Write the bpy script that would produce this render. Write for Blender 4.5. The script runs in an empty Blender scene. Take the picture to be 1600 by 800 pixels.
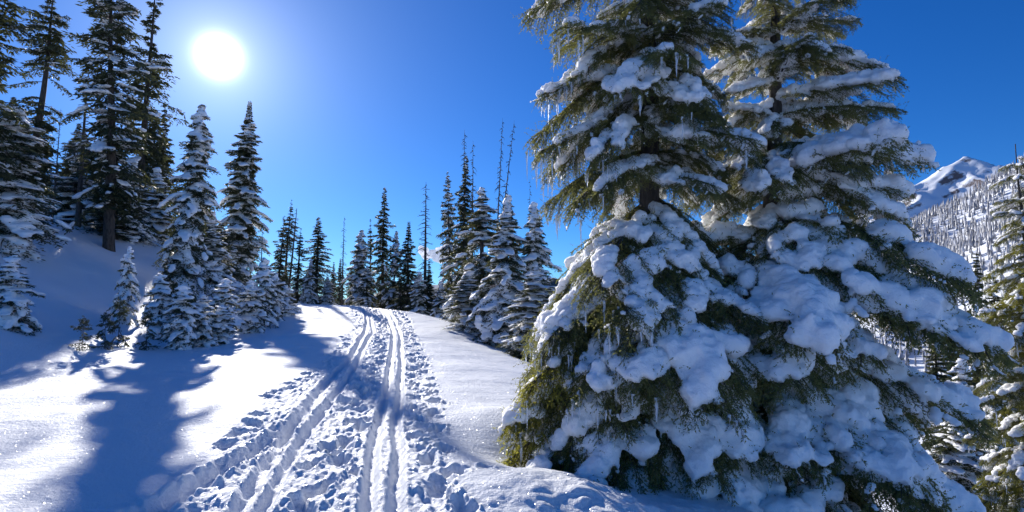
import bpy, math, random
import numpy as np
from mathutils import Vector, Matrix

R = math.radians
sc = bpy.context.scene
COL = sc.collection

# ------------------------------------------------------------------ camera
FPX = 900.0                      # focal length in pixels of a 1600 px wide frame
CAM_Z = 1.6
PITCH = math.atan(90 / FPX)
cam = bpy.data.cameras.new('camera')
cam.sensor_width = 36.0
cam.lens = FPX / 1600 * 36.0
cam.clip_start = 0.05
cam.clip_end = 60000
camo = bpy.data.objects.new('camera', cam)
camo.location = (0, 0, CAM_Z)
camo.rotation_euler = (math.pi / 2 + PITCH, 0, 0)
COL.objects.link(camo)
sc.camera = camo


def ray(px, py):
    xc, yc = (px - 800) / FPX, (400 - py) / FPX
    return np.array([xc, math.cos(PITCH) - yc * math.sin(PITCH), math.sin(PITCH) + yc * math.cos(PITCH)])


def at(px, py, D):
    r = ray(px, py)
    r = r * (D / r[1])
    return np.array([r[0], D, r[2] + CAM_Z])


# ------------------------------------------------------------------ sun, sky, exposure
SUN = ray(342, 88)
SUN = SUN / np.linalg.norm(SUN)
SUN_EL = math.asin(SUN[2])
SUN_AZ = math.atan2(SUN[0], SUN[1])          # from +Y towards +X
sun = bpy.data.lights.new('sun', 'SUN')
sun.energy = 5.0
sun.angle = R(0.55)
sun.color = (1.0, 0.955, 0.89)
suno = bpy.data.objects.new('sun', sun)
suno.rotation_euler = Vector(-SUN).to_track_quat('-Z', 'Y').to_euler()
suno.location = (0, 0, 30)
COL.objects.link(suno)

w = bpy.data.worlds.new('World')
sc.world = w
w.use_nodes = True
nt = w.node_tree
nt.nodes.clear()
N = nt.nodes.new
L = nt.links.new
out = N('ShaderNodeOutputWorld')
bg = N('ShaderNodeBackground')
bg.inputs['Strength'].default_value = 0.086
sky = N('ShaderNodeTexSky')
sky.sky_type = 'NISHITA'
sky.sun_disc = False
sky.sun_elevation = SUN_EL
sky.sun_rotation = SUN_AZ
sky.altitude = 1500
sky.air_density = 1.0
sky.dust_density = 0.3
sky.ozone_density = 3.0
hs = N('ShaderNodeHueSaturation')
hs.inputs['Saturation'].default_value = 1.30
hs.inputs['Value'].default_value = 1.0
L(sky.outputs[0], hs.inputs['Color'])
deep = N('ShaderNodeVectorMath'); deep.operation = 'MULTIPLY'      # thin, dry air at 3000 m: a deeper blue
deep.inputs[1].default_value = (0.41, 0.73, 1.13)
L(hs.outputs[0], deep.inputs[0])
# aureole of the sun: a function of the angle between the view direction and the sun
tc = N('ShaderNodeTexCoord')
nrm = N('ShaderNodeVectorMath'); nrm.operation = 'NORMALIZE'
L(tc.outputs['Generated'], nrm.inputs[0])
dot = N('ShaderNodeVectorMath'); dot.operation = 'DOT_PRODUCT'
L(nrm.outputs[0], dot.inputs[0])
dot.inputs[1].default_value = tuple(SUN)
ac = N('ShaderNodeMath'); ac.operation = 'ARCCOSINE'
cl = N('ShaderNodeMath'); cl.operation = 'MINIMUM'; cl.inputs[1].default_value = 0.9999999
L(dot.outputs['Value'], cl.inputs[0])
L(cl.outputs[0], ac.inputs[0])


def expo(scale, amp, power=1.0):
    a = N('ShaderNodeMath'); a.operation = 'MULTIPLY'; a.inputs[1].default_value = 1.0 / scale
    L(ac.outputs[0], a.inputs[0])
    p = N('ShaderNodeMath'); p.operation = 'POWER'; p.inputs[1].default_value = power
    L(a.outputs[0], p.inputs[0])
    b = N('ShaderNodeMath'); b.operation = 'MULTIPLY'; b.inputs[1].default_value = -1.0
    L(p.outputs[0], b.inputs[0])
    e = N('ShaderNodeMath'); e.operation = 'EXPONENT'
    L(b.outputs[0], e.inputs[0])
    m = N('ShaderNodeMath'); m.operation = 'MULTIPLY'; m.inputs[1].default_value = amp
    L(e.outputs[0], m.inputs[0])
    return m.outputs[0]


g1 = expo(0.0150, 90.0, 1.5)
g2 = expo(0.055, 7.0, 1.0)
g3 = expo(0.20, 1.5, 1.0)
s1 = N('ShaderNodeMath'); s1.operation = 'ADD'; L(g1, s1.inputs[0]); L(g2, s1.inputs[1])
s2 = N('ShaderNodeMath'); s2.operation = 'ADD'; L(s1.outputs[0], s2.inputs[0]); L(g3, s2.inputs[1])
gl = N('ShaderNodeVectorMath'); gl.operation = 'SCALE'
gl.inputs[0].default_value = (0.93, 0.97, 1.0)
L(s2.outputs[0], gl.inputs['Scale'])
addc = N('ShaderNodeVectorMath'); addc.operation = 'ADD'
L(deep.outputs[0], addc.inputs[0]); L(gl.outputs[0], addc.inputs[1])
L(addc.outputs[0], bg.inputs['Color'])
L(bg.outputs[0], out.inputs['Surface'])

sc.render.engine = 'CYCLES'
sc.view_settings.view_transform = 'Standard'
sc.view_settings.look = 'None'
sc.view_settings.gamma = 1.0
sc.view_settings.exposure = 0.42
sc.cycles.use_denoising = True
sc.cycles.max_bounces = 6
sc.cycles.diffuse_bounces = 4
sc.cycles.glossy_bounces = 2
sc.cycles.transmission_bounces = 4
sc.cycles.sample_clamp_indirect = 8.0
sc.cycles.use_adaptive_sampling = True
sc.cycles.adaptive_threshold = 0.02


# ------------------------------------------------------------------ helpers
def hash3(ix, iy, iz, seed):
    h = (ix.astype(np.int64) * 374761393 + iy.astype(np.int64) * 668265263 + iz.astype(np.int64) * 2147483647 + seed * 974711) & 0xFFFFFFFF
    h = ((h ^ (h >> 13)) * 1274126177) & 0xFFFFFFFF
    h = ((h ^ (h >> 16)) * 2246822519) & 0xFFFFFFFF
    return ((h ^ (h >> 15)) & 0xFFFFFF) / float(0xFFFFFF)


def vnoise(x, y, z=None, seed=0):
    """value noise in -1..1"""
    x = np.asarray(x, float); y = np.asarray(y, float)
    z = np.zeros_like(x) if z is None else np.asarray(z, float)
    ix, iy, iz = np.floor(x), np.floor(y), np.floor(z)
    fx, fy, fz = x - ix, y - iy, z - iz
    fx = fx * fx * fx * (fx * (fx * 6 - 15) + 10); fy = fy * fy * fy * (fy * (fy * 6 - 15) + 10); fz = fz * fz * (3 - 2 * fz)
    v = 0
    for dz in ((0, 1) if np.any(fz) else (0,)):
        wz = fz if dz else 1 - fz
        for dy in (0, 1):
            wy = fy if dy else 1 - fy
            for dx in (0, 1):
                wx = fx if dx else 1 - fx
                v = v + wx * wy * wz * hash3(ix + dx, iy + dy, iz + dz, seed)
    return v * 2 - 1


def fbm(x, y, z=None, seed=0, octaves=4, gain=0.5):
    a, s, v = 1.0, 1.0, 0
    for k in range(octaves):
        v = v + a * vnoise(x * s + 17.3 * k, y * s - 9.1 * k, None if z is None else z * s + 3.7 * k, seed + k)
        a *= gain; s *= 2.03
    return v


def mesh_np(name, V, F, mat=None, smooth=False, tint=None):
    """V (n,3); F (m,k) with k the same for all faces"""
    me = bpy.data.meshes.new(name)
    V = np.ascontiguousarray(V, dtype=np.float32); F = np.ascontiguousarray(F, dtype=np.int32)
    n, (m, k) = len(V), F.shape
    me.vertices.add(n); me.vertices.foreach_set('co', V.ravel())
    me.loops.add(m * k); me.loops.foreach_set('vertex_index', F.ravel())
    me.polygons.add(m)
    me.polygons.foreach_set('loop_start', np.arange(0, m * k, k, dtype=np.int32))
    if smooth:
        me.polygons.foreach_set('use_smooth', np.ones(m, dtype=bool))
    if tint is not None:
        at_ = me.attributes.new('tint', 'FLOAT', 'POINT')
        at_.data.foreach_set('value', np.ascontiguousarray(tint, dtype=np.float32))
    me.update(calc_edges=True)
    if mat:
        me.materials.append(mat)
    return me


def link(name, data, parent=None, loc=(0, 0, 0), rot=(0, 0, 0), scale=(1, 1, 1), **props):
    o = bpy.data.objects.new(name, data)
    COL.objects.link(o)
    o.location = loc; o.rotation_euler = rot; o.scale = scale
    if parent:
        o.parent = parent
    for k, v in props.items():
        o[k] = v
    return o


def unit(a):
    return a / np.maximum(np.linalg.norm(a, axis=-1, keepdims=True), 1e-9)


def ico(sub):
    import bmesh
    bm = bmesh.new(); bmesh.ops.create_icosphere(bm, subdivisions=sub, radius=1.0)
    bm.verts.ensure_lookup_table()
    V = np.array([v.co[:] for v in bm.verts]); F = np.array([[v.index for v in f.verts] for f in bm.faces])
    bm.free()
    return V, F


ICO2, ICO1 = ico(2), ico(1)


def tube(P, rad, sides=7, cap=True):
    """tube round the polyline P (n,3) with radii rad -> verts, quads (ends closed by collapsing)"""
    P = np.asarray(P, float); rad = np.asarray(rad, float)
    T = unit(np.gradient(P, axis=0))
    ref = np.where(np.abs(T[:, 2:3]) > 0.8, np.array([[1.0, 0, 0]]), np.array([[0, 0, 1.0]]))
    A = unit(np.cross(T, ref)); B = np.cross(T, A)
    an = np.arange(sides) / sides * 2 * math.pi
    V = P[:, None] + rad[:, None, None] * (np.cos(an)[None, :, None] * A[:, None] + np.sin(an)[None, :, None] * B[:, None])
    n = len(P)
    i = np.arange(n - 1)[:, None] * sides; j = np.arange(sides)[None]; k = (j + 1) % sides
    F = np.stack([i + j, i + k, i + sides + k, i + sides + j], -1).reshape(-1, 4)
    return V.reshape(-1, 3), F


def join(parts):
    Vs, Fs, o = [], [], 0
    for V, F in parts:
        Vs.append(V); Fs.append(np.asarray(F) + o); o += len(V)
    return np.concatenate(Vs), np.concatenate(Fs)


def blobs(C, RAD, frame=None, base=ICO1):
    """ellipsoids: centres C (n,3), radii RAD (n,3), frame (n,3,3) rows = axes"""
    V, F = base
    n = len(C)
    X = V[None] * RAD[:, None, :]
    if frame is not None:
        X = np.einsum('nvk,nkj->nvj', X, frame)
    X = X + C[:, None]
    FF = F[None] + (np.arange(n) * len(V))[:, None, None]
    return X.reshape(-1, 3), FF.reshape(-1, 3)


def remesh(name, V, F, voxel, mat, smooth=4, disp=0.0, dscale=6.0, seed=0, flat=0.0):
    me = mesh_np('tmp', V, F)
    o = bpy.data.objects.new('tmp', me); COL.objects.link(o)
    m = o.modifiers.new('r', 'REMESH'); m.mode = 'VOXEL'; m.voxel_size = voxel; m.use_smooth_shade = True
    if smooth:
        s = o.modifiers.new('s', 'SMOOTH'); s.factor = 0.5; s.iterations = smooth
    dg = bpy.context.evaluated_depsgraph_get()
    res = bpy.data.meshes.new_from_object(o.evaluated_get(dg))
    bpy.data.objects.remove(o); bpy.data.meshes.remove(me)
    res.name = name
    if disp:
        n = len(res.vertices)
        co = np.empty(n * 3, np.float32); res.vertices.foreach_get('co', co); co = co.reshape(-1, 3)
        no = np.empty(n * 3, np.float32); res.vertices.foreach_get('normal', no); no = no.reshape(-1, 3)
        d = fbm(co[:, 0] * dscale, co[:, 1] * dscale, co[:, 2] * dscale, seed, 3) * disp
        co = co + no * d[:, None]
        res.vertices.foreach_set('co', co.astype(np.float32).ravel())
    res.polygons.foreach_set('use_smooth', np.ones(len(res.polygons), dtype=bool))
    res.materials.clear(); res.materials.append(mat)
    res.update()
    return res


# ------------------------------------------------------------------ materials
def new_mat(name):
    m = bpy.data.materials.new(name); m.use_nodes = True
    t = m.node_tree
    return m, t, t.nodes['Principled BSDF'], t.nodes['Material Output']


def snow_mat(name, bumps, sss=0.0, rad=0.08, col=(0.86, 0.88, 0.91), spec=0.25, rough=0.65):
    m, t, p, o = new_mat(name)
    p.inputs['Base Color'].default_value = (*col, 1)
    p.inputs['Roughness'].default_value = rough
    p.inputs['Specular IOR Level'].default_value = spec
    if sss:
        p.inputs['Subsurface Weight'].default_value = sss
        p.inputs['Subsurface Radius'].default_value = (1.0, 0.92, 0.88)
        p.inputs['Subsurface Scale'].default_value = rad
    c = t.nodes.new('ShaderNodeTexCoord')
    prev = None
    for scale, dist, strength in bumps:
        n = t.nodes.new('ShaderNodeTexNoise'); n.inputs['Scale'].default_value = scale
        n.inputs['Detail'].default_value = 3.0
        t.links.new(c.outputs['Object'], n.inputs['Vector'])
        b = t.nodes.new('ShaderNodeBump'); b.inputs['Distance'].default_value = dist; b.inputs['Strength'].default_value = strength
        t.links.new(n.outputs['Fac'], b.inputs['Height'])
        if prev:
            t.links.new(prev.outputs[0], b.inputs['Normal'])
        prev = b
    t.links.new(prev.outputs[0], p.inputs['Normal'])
    return m


M_GROUND = snow_mat('snow_ground', [(3.0, 0.05, 0.5), (28.0, 0.025, 0.7), (110.0, 0.010, 0.8)])


def sparkle(m):
    """loose ice crystals: tiny mirror facets, each tilted its own way"""
    t = m.node_tree; o = t.nodes['Material Output']; p = t.nodes['Principled BSDF']
    c = t.nodes.new('ShaderNodeTexCoord')
    v = t.nodes.new('ShaderNodeTexVoronoi'); v.inputs['Scale'].default_value = 170
    t.links.new(c.outputs['Object'], v.inputs['Vector'])
    a = t.nodes.new('ShaderNodeVectorMath'); a.operation = 'SUBTRACT'; a.inputs[1].default_value = (.5, .5, .5)
    t.links.new(v.outputs['Color'], a.inputs[0])
    b = t.nodes.new('ShaderNodeVectorMath'); b.operation = 'SCALE'; b.inputs['Scale'].default_value = 1.5
    t.links.new(a.outputs[0], b.inputs[0])
    g = t.nodes.new('ShaderNodeNewGeometry')
    d = t.nodes.new('ShaderNodeVectorMath'); d.operation = 'ADD'
    t.links.new(g.outputs['Normal'], d.inputs[0]); t.links.new(b.outputs[0], d.inputs[1])
    e = t.nodes.new('ShaderNodeVectorMath'); e.operation = 'NORMALIZE'; t.links.new(d.outputs[0], e.inputs[0])
    gl = t.nodes.new('ShaderNodeBsdfGlossy'); gl.inputs['Roughness'].default_value = 0.12
    t.links.new(e.outputs[0], gl.inputs['Normal'])
    mx = t.nodes.new('ShaderNodeMixShader'); mx.inputs['Fac'].default_value = 0.025
    t.links.new(p.outputs[0], mx.inputs[1]); t.links.new(gl.outputs[0], mx.inputs[2])
    t.links.new(mx.outputs[0], o.inputs['Surface'])


sparkle(M_GROUND)
M_LOAD = snow_mat('snow_load', [(11.0, 0.05, 0.6), (75.0, 0.012, 0.7)], sss=0.7, rad=0.15, col=(0.93, 0.93, 0.925))
M_LOADF = snow_mat('snow_load_small', [(14.0, 0.04, 0.6)], sss=0.5, rad=0.10, col=(0.93, 0.93, 0.925))


def foliage_mat(name, c1, c2, transl=0.25, tcol=(0.16, 0.20, 0.05)):
    m, t, p, o = new_mat(name)
    a = t.nodes.new('ShaderNodeAttribute'); a.attribute_name = 'tint'
    r = t.nodes.new('ShaderNodeValToRGB')
    r.color_ramp.elements[0].color = (*c1, 1); r.color_ramp.elements[1].color = (*c2, 1)
    t.links.new(a.outputs['Fac'], r.inputs['Fac'])
    t.links.new(r.outputs['Color'], p.inputs['Base Color'])
    p.inputs['Roughness'].default_value = 0.55
    p.inputs['Specular IOR Level'].default_value = 0.3
    tr = t.nodes.new('ShaderNodeBsdfTranslucent'); tr.inputs['Color'].default_value = (*tcol, 1)
    mx = t.nodes.new('ShaderNodeMixShader'); mx.inputs['Fac'].default_value = transl
    t.links.new(p.outputs[0], mx.inputs[1]); t.links.new(tr.outputs[0], mx.inputs[2])
    t.links.new(mx.outputs[0], o.inputs['Surface'])
    return m


M_NEEDLE = foliage_mat('fir_needles', (0.055, 0.064, 0.022), (0.165, 0.168, 0.060), 0.36, (0.30, 0.30, 0.08))
M_NEEDLE_SUNLIT = foliage_mat('sunlit_tint_needles', (0.075, 0.085, 0.018), (0.20, 0.19, 0.035), 0.5, (0.40, 0.38, 0.06))  # lit copy of the fir needles: golden sunlight put into their colour
M_DARK = foliage_mat('dark_needles', (0.026, 0.034, 0.018), (0.080, 0.088, 0.040), 0.25, (0.13, 0.14, 0.05))


def bark_mat(name, c1, c2):
    m, t, p, o = new_mat(name)
    c = t.nodes.new('ShaderNodeTexCoord')
    mp = t.nodes.new('ShaderNodeMapping'); mp.inputs['Scale'].default_value = (22, 22, 5)
    t.links.new(c.outputs['Object'], mp.inputs['Vector'])
    n = t.nodes.new('ShaderNodeTexNoise'); n.inputs['Scale'].default_value = 1.0; n.inputs['Detail'].default_value = 6
    t.links.new(mp.outputs[0], n.inputs['Vector'])
    r = t.nodes.new('ShaderNodeValToRGB')
    r.color_ramp.elements[0].position = 0.35; r.color_ramp.elements[1].position = 0.7
    r.color_ramp.elements[0].color = (*c1, 1); r.color_ramp.elements[1].color = (*c2, 1)
    t.links.new(n.outputs['Fac'], r.inputs['Fac']); t.links.new(r.outputs[0], p.inputs['Base Color'])
    b = t.nodes.new('ShaderNodeBump'); b.inputs['Distance'].default_value = 0.03
    t.links.new(n.outputs['Fac'], b.inputs['Height']); t.links.new(b.outputs[0], p.inputs['Normal'])
    p.inputs['Roughness'].default_value = 0.9
    return m


M_BARK = bark_mat('fir_bark', (0.030, 0.024, 0.020), (0.10, 0.085, 0.072))
M_DEAD = bark_mat('dead_wood', (0.045, 0.038, 0.034), (0.13, 0.115, 0.105))

m, t, p, o = new_mat('ice')
p.inputs['Base Color'].default_value = (0.93, 0.96, 1.0, 1)
p.inputs['Roughness'].default_value = 0.12
p.inputs['IOR'].default_value = 1.31
p.inputs['Transmission Weight'].default_value = 0.6
M_ICE = m

# ------------------------------------------------------------------ terrain
_yk = np.array([-400, -60, -20, 0, 4.65, 6, 10, 16, 22, 27, 31, 34, 38, 46, 60, 100, 400, 2000, 20000])
_zk = np.array([-8, -1.5, -.4, 0, .06, .15, .36, .60, .90, 1.50, 2.05, 2.22, 2.05, 1.2, -0.6, -4, -34, -60, -60])
_ys = np.concatenate([np.linspace(-400, -30, 300), np.linspace(-29.9, 110, 3000), np.geomspace(111, 20000, 400)])
_zs = np.interp(_ys, _yk, _zk)
for _ in range(6):
    kk = 21
    _sm = np.convolve(np.pad(_zs, kk // 2, mode='edge'), np.ones(kk) / kk, 'valid')
    _zs = _sm
_ck = np.array([-400, 0, 4.65, 6, 10, 16, 22, 27, 31, 36, 42, 60, 400])
_cx = np.array([-0.8, -0.9, -1.55, -1.9, -2.62, -3.75, -4.95, -6.2, -7.6, -10.0, -14.0, -30, -60])
_cs = np.interp(_ys, _ck, _cx)
for _ in range(5):
    _cs = np.convolve(np.pad(_cs, 15, mode='edge'), np.ones(31) / 31, 'valid')
_ek = np.array([-400, -5, 3, 7, 10, 14.5, 19, 23, 26, 28, 30.5, 33, 36, 45, 20000])
_ex = np.array([2.4, 2.2, 2.0, 2.0, 1.6, 0.75, -0.1, -0.9, -1.9, -3.0, -5.2, -7.5, -9.5, -14, -60])
_es = np.interp(_ys, _ek, _ex)
for _ in range(3):
    _es = np.convolve(np.pad(_es, 15, mode='edge'), np.ones(31) / 31, 'valid')


def trail_c(y):
    return np.interp(y, _ys, _cs)


def softplus(s, k):
    return k * np.log1p(np.exp(np.clip(s / k, -40, 40)))


def gauss(x, y, cx, cy, sx, sy, rot=0.0):
    c, s = math.cos(rot), math.sin(rot)
    u = (x - cx) * c + (y - cy) * s; v = -(x - cx) * s + (y - cy) * c
    return np.exp(-(u / sx) ** 2 - (v / sy) ** 2)


def ground_z(x, y):
    x = np.asarray(x, float); y = np.asarray(y, float)
    z = np.interp(y, _ys, _zs)
    # the shoulder on the right falls away into the valley
    s = x - np.interp(y, _ys, _es)
    drop = 0.50 * softplus(s, 1.1)
    drop = np.where(drop > 14, 14 + (drop - 14) * 0.28, drop)
    drop = np.minimum(drop, 55)
    z = z - drop
    # the bank on the left
    toe = -7.9 - 0.11 * y
    toe = np.where(y > 30, -11.2 - (y - 30) * 1.3, toe)
    b = toe - x
    bank = 0.50 * softplus(b - 0.8, 0.9)
    bank = np.where(bank > 3.0, 3.0 + (1 - np.exp(-(bank - 3.0) / 2.5)) * 2.5 + (bank - 3.0) * 0.04, bank)
    bank = np.minimum(bank, 9.0)
    z = z + bank * np.clip((y + 40) / 40, 0.3, 1)
    # gentle drifts
    fade = np.exp(-np.maximum(np.abs(y) - 120, 0) / 80)
    z = z + 0.10 * fbm(x * 0.16, y * 0.16, seed=5, octaves=3) + 0.022 * fbm(x * 0.9, y * 0.9, seed=9, octaves=2) * fade
    # drift lip and wind hollow beside the big tree
    z = z + 0.10 * gauss(x, y, -0.1, 8.2, 0.9, 0.7, -0.25)
    z = z - 0.24 * gauss(x, y, 0.25, 6.7, 0.95, 0.62, -0.35)
    z = z + 0.08 * gauss(x, y, 0.15, 5.2, 0.8, 0.5)
    # snow mounded over the lowest boughs
    lumpy = gauss(x, y, 1.0, 5.0, 1.1, 0.9)
    z = z + lumpy * (0.045 * fbm(x * 2.3, y * 2.3, seed=31, octaves=3) + 0.03 * np.abs(fbm(x * 7, y * 7, seed=33, octaves=2)))
    for cx, cy, sx, h in ((0.70, 5.25, 0.34, 0.08), (1.15, 5.0, 0.28, 0.09), (1.6, 5.2, 0.28, 0.06), (0.45, 5.8, 0.35, 0.08)):
        z = z + h * gauss(x, y, cx, cy, sx, sx * 0.8)
    return z


def rut(u, y, off, width, depth, rim, seed):
    wob = 0.025 * vnoise(y * 0.8, y * 0 + off * 7, seed=seed)
    d = (u - off - wob) / width
    g = -depth * np.exp(-np.abs(d) ** 3.0)
    g = g + rim * (np.exp(-((np.abs(d) - 1.55) / 0.55) ** 2)) * (0.6 + 0.8 * vnoise(u * 14, y * 9, seed=seed + 3))
    return g


def build_ground():
    # columns follow the trail, rows are fine near the camera
    core = np.arange(-1.75, 1.9001, 0.019)
    # keep intermediate spacing below a limit while still near
    steps = []; x = 0; d = 0.019
    while x < 9000:
        d = min(d * 1.05, 0.10) if x < 3 else (min(d * 1.05, 0.40) if x < 22 else d * 1.12)
        x += d; steps.append(x)
    steps = np.array(steps)
    u = np.concatenate([-1.75 - steps[::-1], core, core[-1] + steps])
    ys = [3.7]
    while ys[-1] < 40:
        ys.append(ys[-1] + max(0.022, 0.0038 * ys[-1]))
    while ys[-1] < 15000:
        ys.append(ys[-1] * 1.03 if ys[-1] > 60 else ys[-1] + 0.35)
    back = []; y = 3.7; d = 0.03
    while y > -3000:
        d = d * 1.12 if y > 2 else d * 1.2
        y -= d; back.append(y)
    ys = np.array(back[::-1] + ys)
    U, Y = np.meshgrid(u, ys)
    X = U + trail_c(Y)
    Z = ground_z(X, Y)
    # ---- trodden, tracked snow
    near = (Y > 2.5) & (Y < 45) & (U > -3.2) & (U < 3.2)
    r0, r1 = np.where(near.any(1))[0][[0, -1]]; c0, c1 = np.where(near.any(0))[0][[0, -1]]
    sl = (slice(r0, r1 + 1), slice(c0, c1 + 1))
    uu, yy = U[sl], Y[sl]
    xx = X[sl]
    dz = np.zeros_like(uu)
    band = np.exp(-(np.maximum(np.abs(uu - 0.02) - 1.0, 0) / 0.22) ** 2)
    rough = 0.020 * fbm(uu * 5, yy * 4, seed=21, octaves=3) + 0.012 * fbm(uu * 17, yy * 15, seed=25, octaves=3)
    lump = np.maximum(fbm(uu * 9, yy * 8, seed=28, octaves=3), 0) * 0.013
    calm = 1 - 0.75 * np.exp(-((uu - 0.59) / 0.2) ** 2) - 0.55 * np.exp(-((uu + 0.46) / 0.2) ** 2)
    dz += (rough + lump - 0.02) * band * calm
    rng = random.Random(4)
    nrng = np.random.default_rng(4)

    rows = yy[:, 0]; cols = uu[0]

    def stamp(fu, fy, ang, ln, wd, dep, rim):
        rr = 0.42
        i0, i1 = np.searchsorted(rows, (fy - rr, fy + rr)); j0, j1 = np.searchsorted(cols, (fu - rr, fu + rr))
        if i1 - i0 < 2 or j1 - j0 < 2:
            return
        a, b = uu[i0:i1, j0:j1] - fu, yy[i0:i1, j0:j1] - fy
        wa = 0.045 * vnoise(a * 11 + fu * 31, b * 11 + fy * 17, seed=40); wb = 0.045 * vnoise(a * 11 - fu * 13, b * 11 + fy * 29, seed=41)
        a2, b2 = a + wa, b + wb
        c, s = math.cos(ang), math.sin(ang)
        p, q = (a2 * c - b2 * s) / wd, (a2 * s + b2 * c) / ln
        r = np.sqrt(p * p + q * q)
        h = -0.8 * dep / (1 + np.exp((r - 1) * 9))
        h = h + rim * np.exp(-((r - 1.45) / 0.33) ** 2) * (0.5 + vnoise(a * 18 + fy * 7, b * 18, seed=43))
        dz[i0:i1, j0:j1] += h

    # boot prints: trampled middle, a file along the right, scattered ones on the left
    y = 3.6
    while y < 33:
        for _ in range(2):
            stamp(max(-.12, min(.30, rng.gauss(0.08, 0.15))), y + rng.uniform(-.2, .2), rng.gauss(0.0, 0.3), rng.uniform(.12, .19), rng.uniform(.065, .10), rng.uniform(.07, .14), rng.uniform(.012, .03))
        y += 0.36
    y, k = 3.5, 0
    while y < 33:
        stamp(1.12 + (0.13 if k % 2 else -0.13) + rng.gauss(0, .05), y, rng.gauss(0.05, 0.2), rng.uniform(.13, .19), rng.uniform(.075, .11), rng.uniform(.09, .16), rng.uniform(.015, .03))
        if rng.random() < 0.45:
            stamp(1.15 + rng.gauss(0, .22), y + .2, rng.gauss(0, 0.4), .10, .07, .06, .02)
        y += 0.42; k += 1
    y = 6.6
    while y < 31:
        if rng.random() < 0.75:
            stamp(-0.98 + rng.gauss(0, .13) - 0.25 * math.exp(-((y - 10) / 2.5) ** 2), y, rng.gauss(0.0, 0.3), rng.uniform(.12, .16), rng.uniform(.07, .10), rng.uniform(.06, .12), .02)
        y += 0.42
    # ski ruts
    dz += rut(uu, yy, 0.47, 0.058, 0.100, 0.022, 51) + rut(uu, yy, 0.71, 0.058, 0.085, 0.022, 55)
    dz += rut(uu, yy, -0.58 + 0.04 * np.sin(yy * 0.5), 0.080, 0.100, 0.026, 61) + rut(uu, yy, -0.33 + 0.03 * np.sin(yy * 0.6 + 1), 0.065, 0.085, 0.022, 65)
    # a track that swings in from the left in the foreground
    off = -0.62 - 0.62 * np.clip((7.6 - yy) / 3.0, 0, 2) ** 1.2
    dz += np.where(yy < 7.9, rut(uu, yy, off, 0.11, 0.09, 0.04, 71), 0) * np.clip((7.9 - yy) / 0.6, 0, 1)
    dz += 0.022 * np.exp(-((uu - off) / 0.3) ** 2) * fbm(uu * 12, yy * 11, seed=77, octaves=3) * np.clip((7.9 - yy) / 0.6, 0, 1)
    dz = dz + 0.010 * fbm(uu * 24, yy * 6, seed=87, octaves=2) * band
    fade = np.clip((36 - yy) / 5, 0, 1) * np.clip((3.2 - np.abs(uu)) / 0.4, 0, 1)
    Z[sl] += dz * fade
    # faint wind texture everywhere near
    nm = (Y > 0) & (Y < 30) & (np.abs(U) < 14)
    Z[nm] += 0.006 * fbm(X[nm] * 3.1, Y[nm] * 4.5, seed=81, octaves=3)
    n, k = Y.shape
    V = np.stack([X, Y, Z], -1).reshape(-1, 3)
    # normals for a seamless split between trail and ground
    gy = np.gradient(V.reshape(n, k, 3), axis=0); gx = np.gradient(V.reshape(n, k, 3), axis=1)
    NO = unit(np.cross(gx, gy)).reshape(-1, 3)
    i = np.arange(n - 1)[:, None] * k; j = np.arange(k - 1)[None]
    F = np.stack([i + j, i + j + 1, i + k + j + 1, i + k + j], -1)
    cu = (U[:-1, :-1] + U[1:, 1:]) / 2; cy = (Y[:-1, :-1] + Y[1:, 1:]) / 2
    is_trail = (cu > -1.5) & (cu < 1.6) & (cy > -40) & (cy < 60)
    for name, sel in (('ground', ~is_trail), ('ski_trail', is_trail)):
        f = F[sel]
        used, inv = np.unique(f.ravel(), return_inverse=True)
        me = mesh_np(name, V[used], inv.reshape(-1, 4), M_GROUND, True)
        me.normals_split_custom_set_from_vertices(NO[used].tolist())
        ob = link(name, me, kind='structure')
        ob['label'] = 'sunlit untracked snow sloping off either side of the trail' if name == 'ground' else 'ski trail of ruts and boot prints curving over the crest'


build_ground()


# ------------------------------------------------------------------ far mountains, forested hillside, cloud
def far_mat(name, rock1, rock2, snow, lo, hi, scale):
    m, t, p, o = new_mat(name)
    g = t.nodes.new('ShaderNodeNewGeometry'); sp = t.nodes.new('ShaderNodeSeparateXYZ')
    t.links.new(g.outputs['Normal'], sp.inputs[0])
    c = t.nodes.new('ShaderNodeTexCoord')
    n = t.nodes.new('ShaderNodeTexNoise'); n.inputs['Scale'].default_value = scale; n.inputs['Detail'].default_value = 8; n.inputs['Roughness'].default_value = 0.65
    t.links.new(c.outputs['Object'], n.inputs['Vector'])
    ad = t.nodes.new('ShaderNodeMath'); ad.operation = 'MULTIPLY_ADD'; ad.inputs[1].default_value = 0.9
    t.links.new(n.outputs['Fac'], ad.inputs[0]); t.links.new(sp.outputs['Z'], ad.inputs[2])
    r = t.nodes.new('ShaderNodeMapRange'); r.inputs['From Min'].default_value = lo; r.inputs['From Max'].default_value = hi
    t.links.new(ad.outputs[0], r.inputs['Value'])
    n2 = t.nodes.new('ShaderNodeTexNoise'); n2.inputs['Scale'].default_value = scale * 4; n2.inputs['Detail'].default_value = 4
    t.links.new(c.outputs['Object'], n2.inputs['Vector'])
    mr = t.nodes.new('ShaderNodeMix'); mr.data_type = 'RGBA'
    mr.inputs[6].default_value = (*rock1, 1); mr.inputs[7].default_value = (*rock2, 1)
    t.links.new(n2.outputs['Fac'], mr.inputs[0])
    mx = t.nodes.new('ShaderNodeMix'); mx.data_type = 'RGBA'
    mx.inputs[7].default_value = (*snow, 1)
    t.links.new(r.outputs[0], mx.inputs[0]); t.links.new(mr.outputs[2], mx.inputs[6])
    t.links.new(mx.outputs[2], p.inputs['Base Color'])
    p.inputs['Roughness'].default_value = 0.85
    return m


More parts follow.
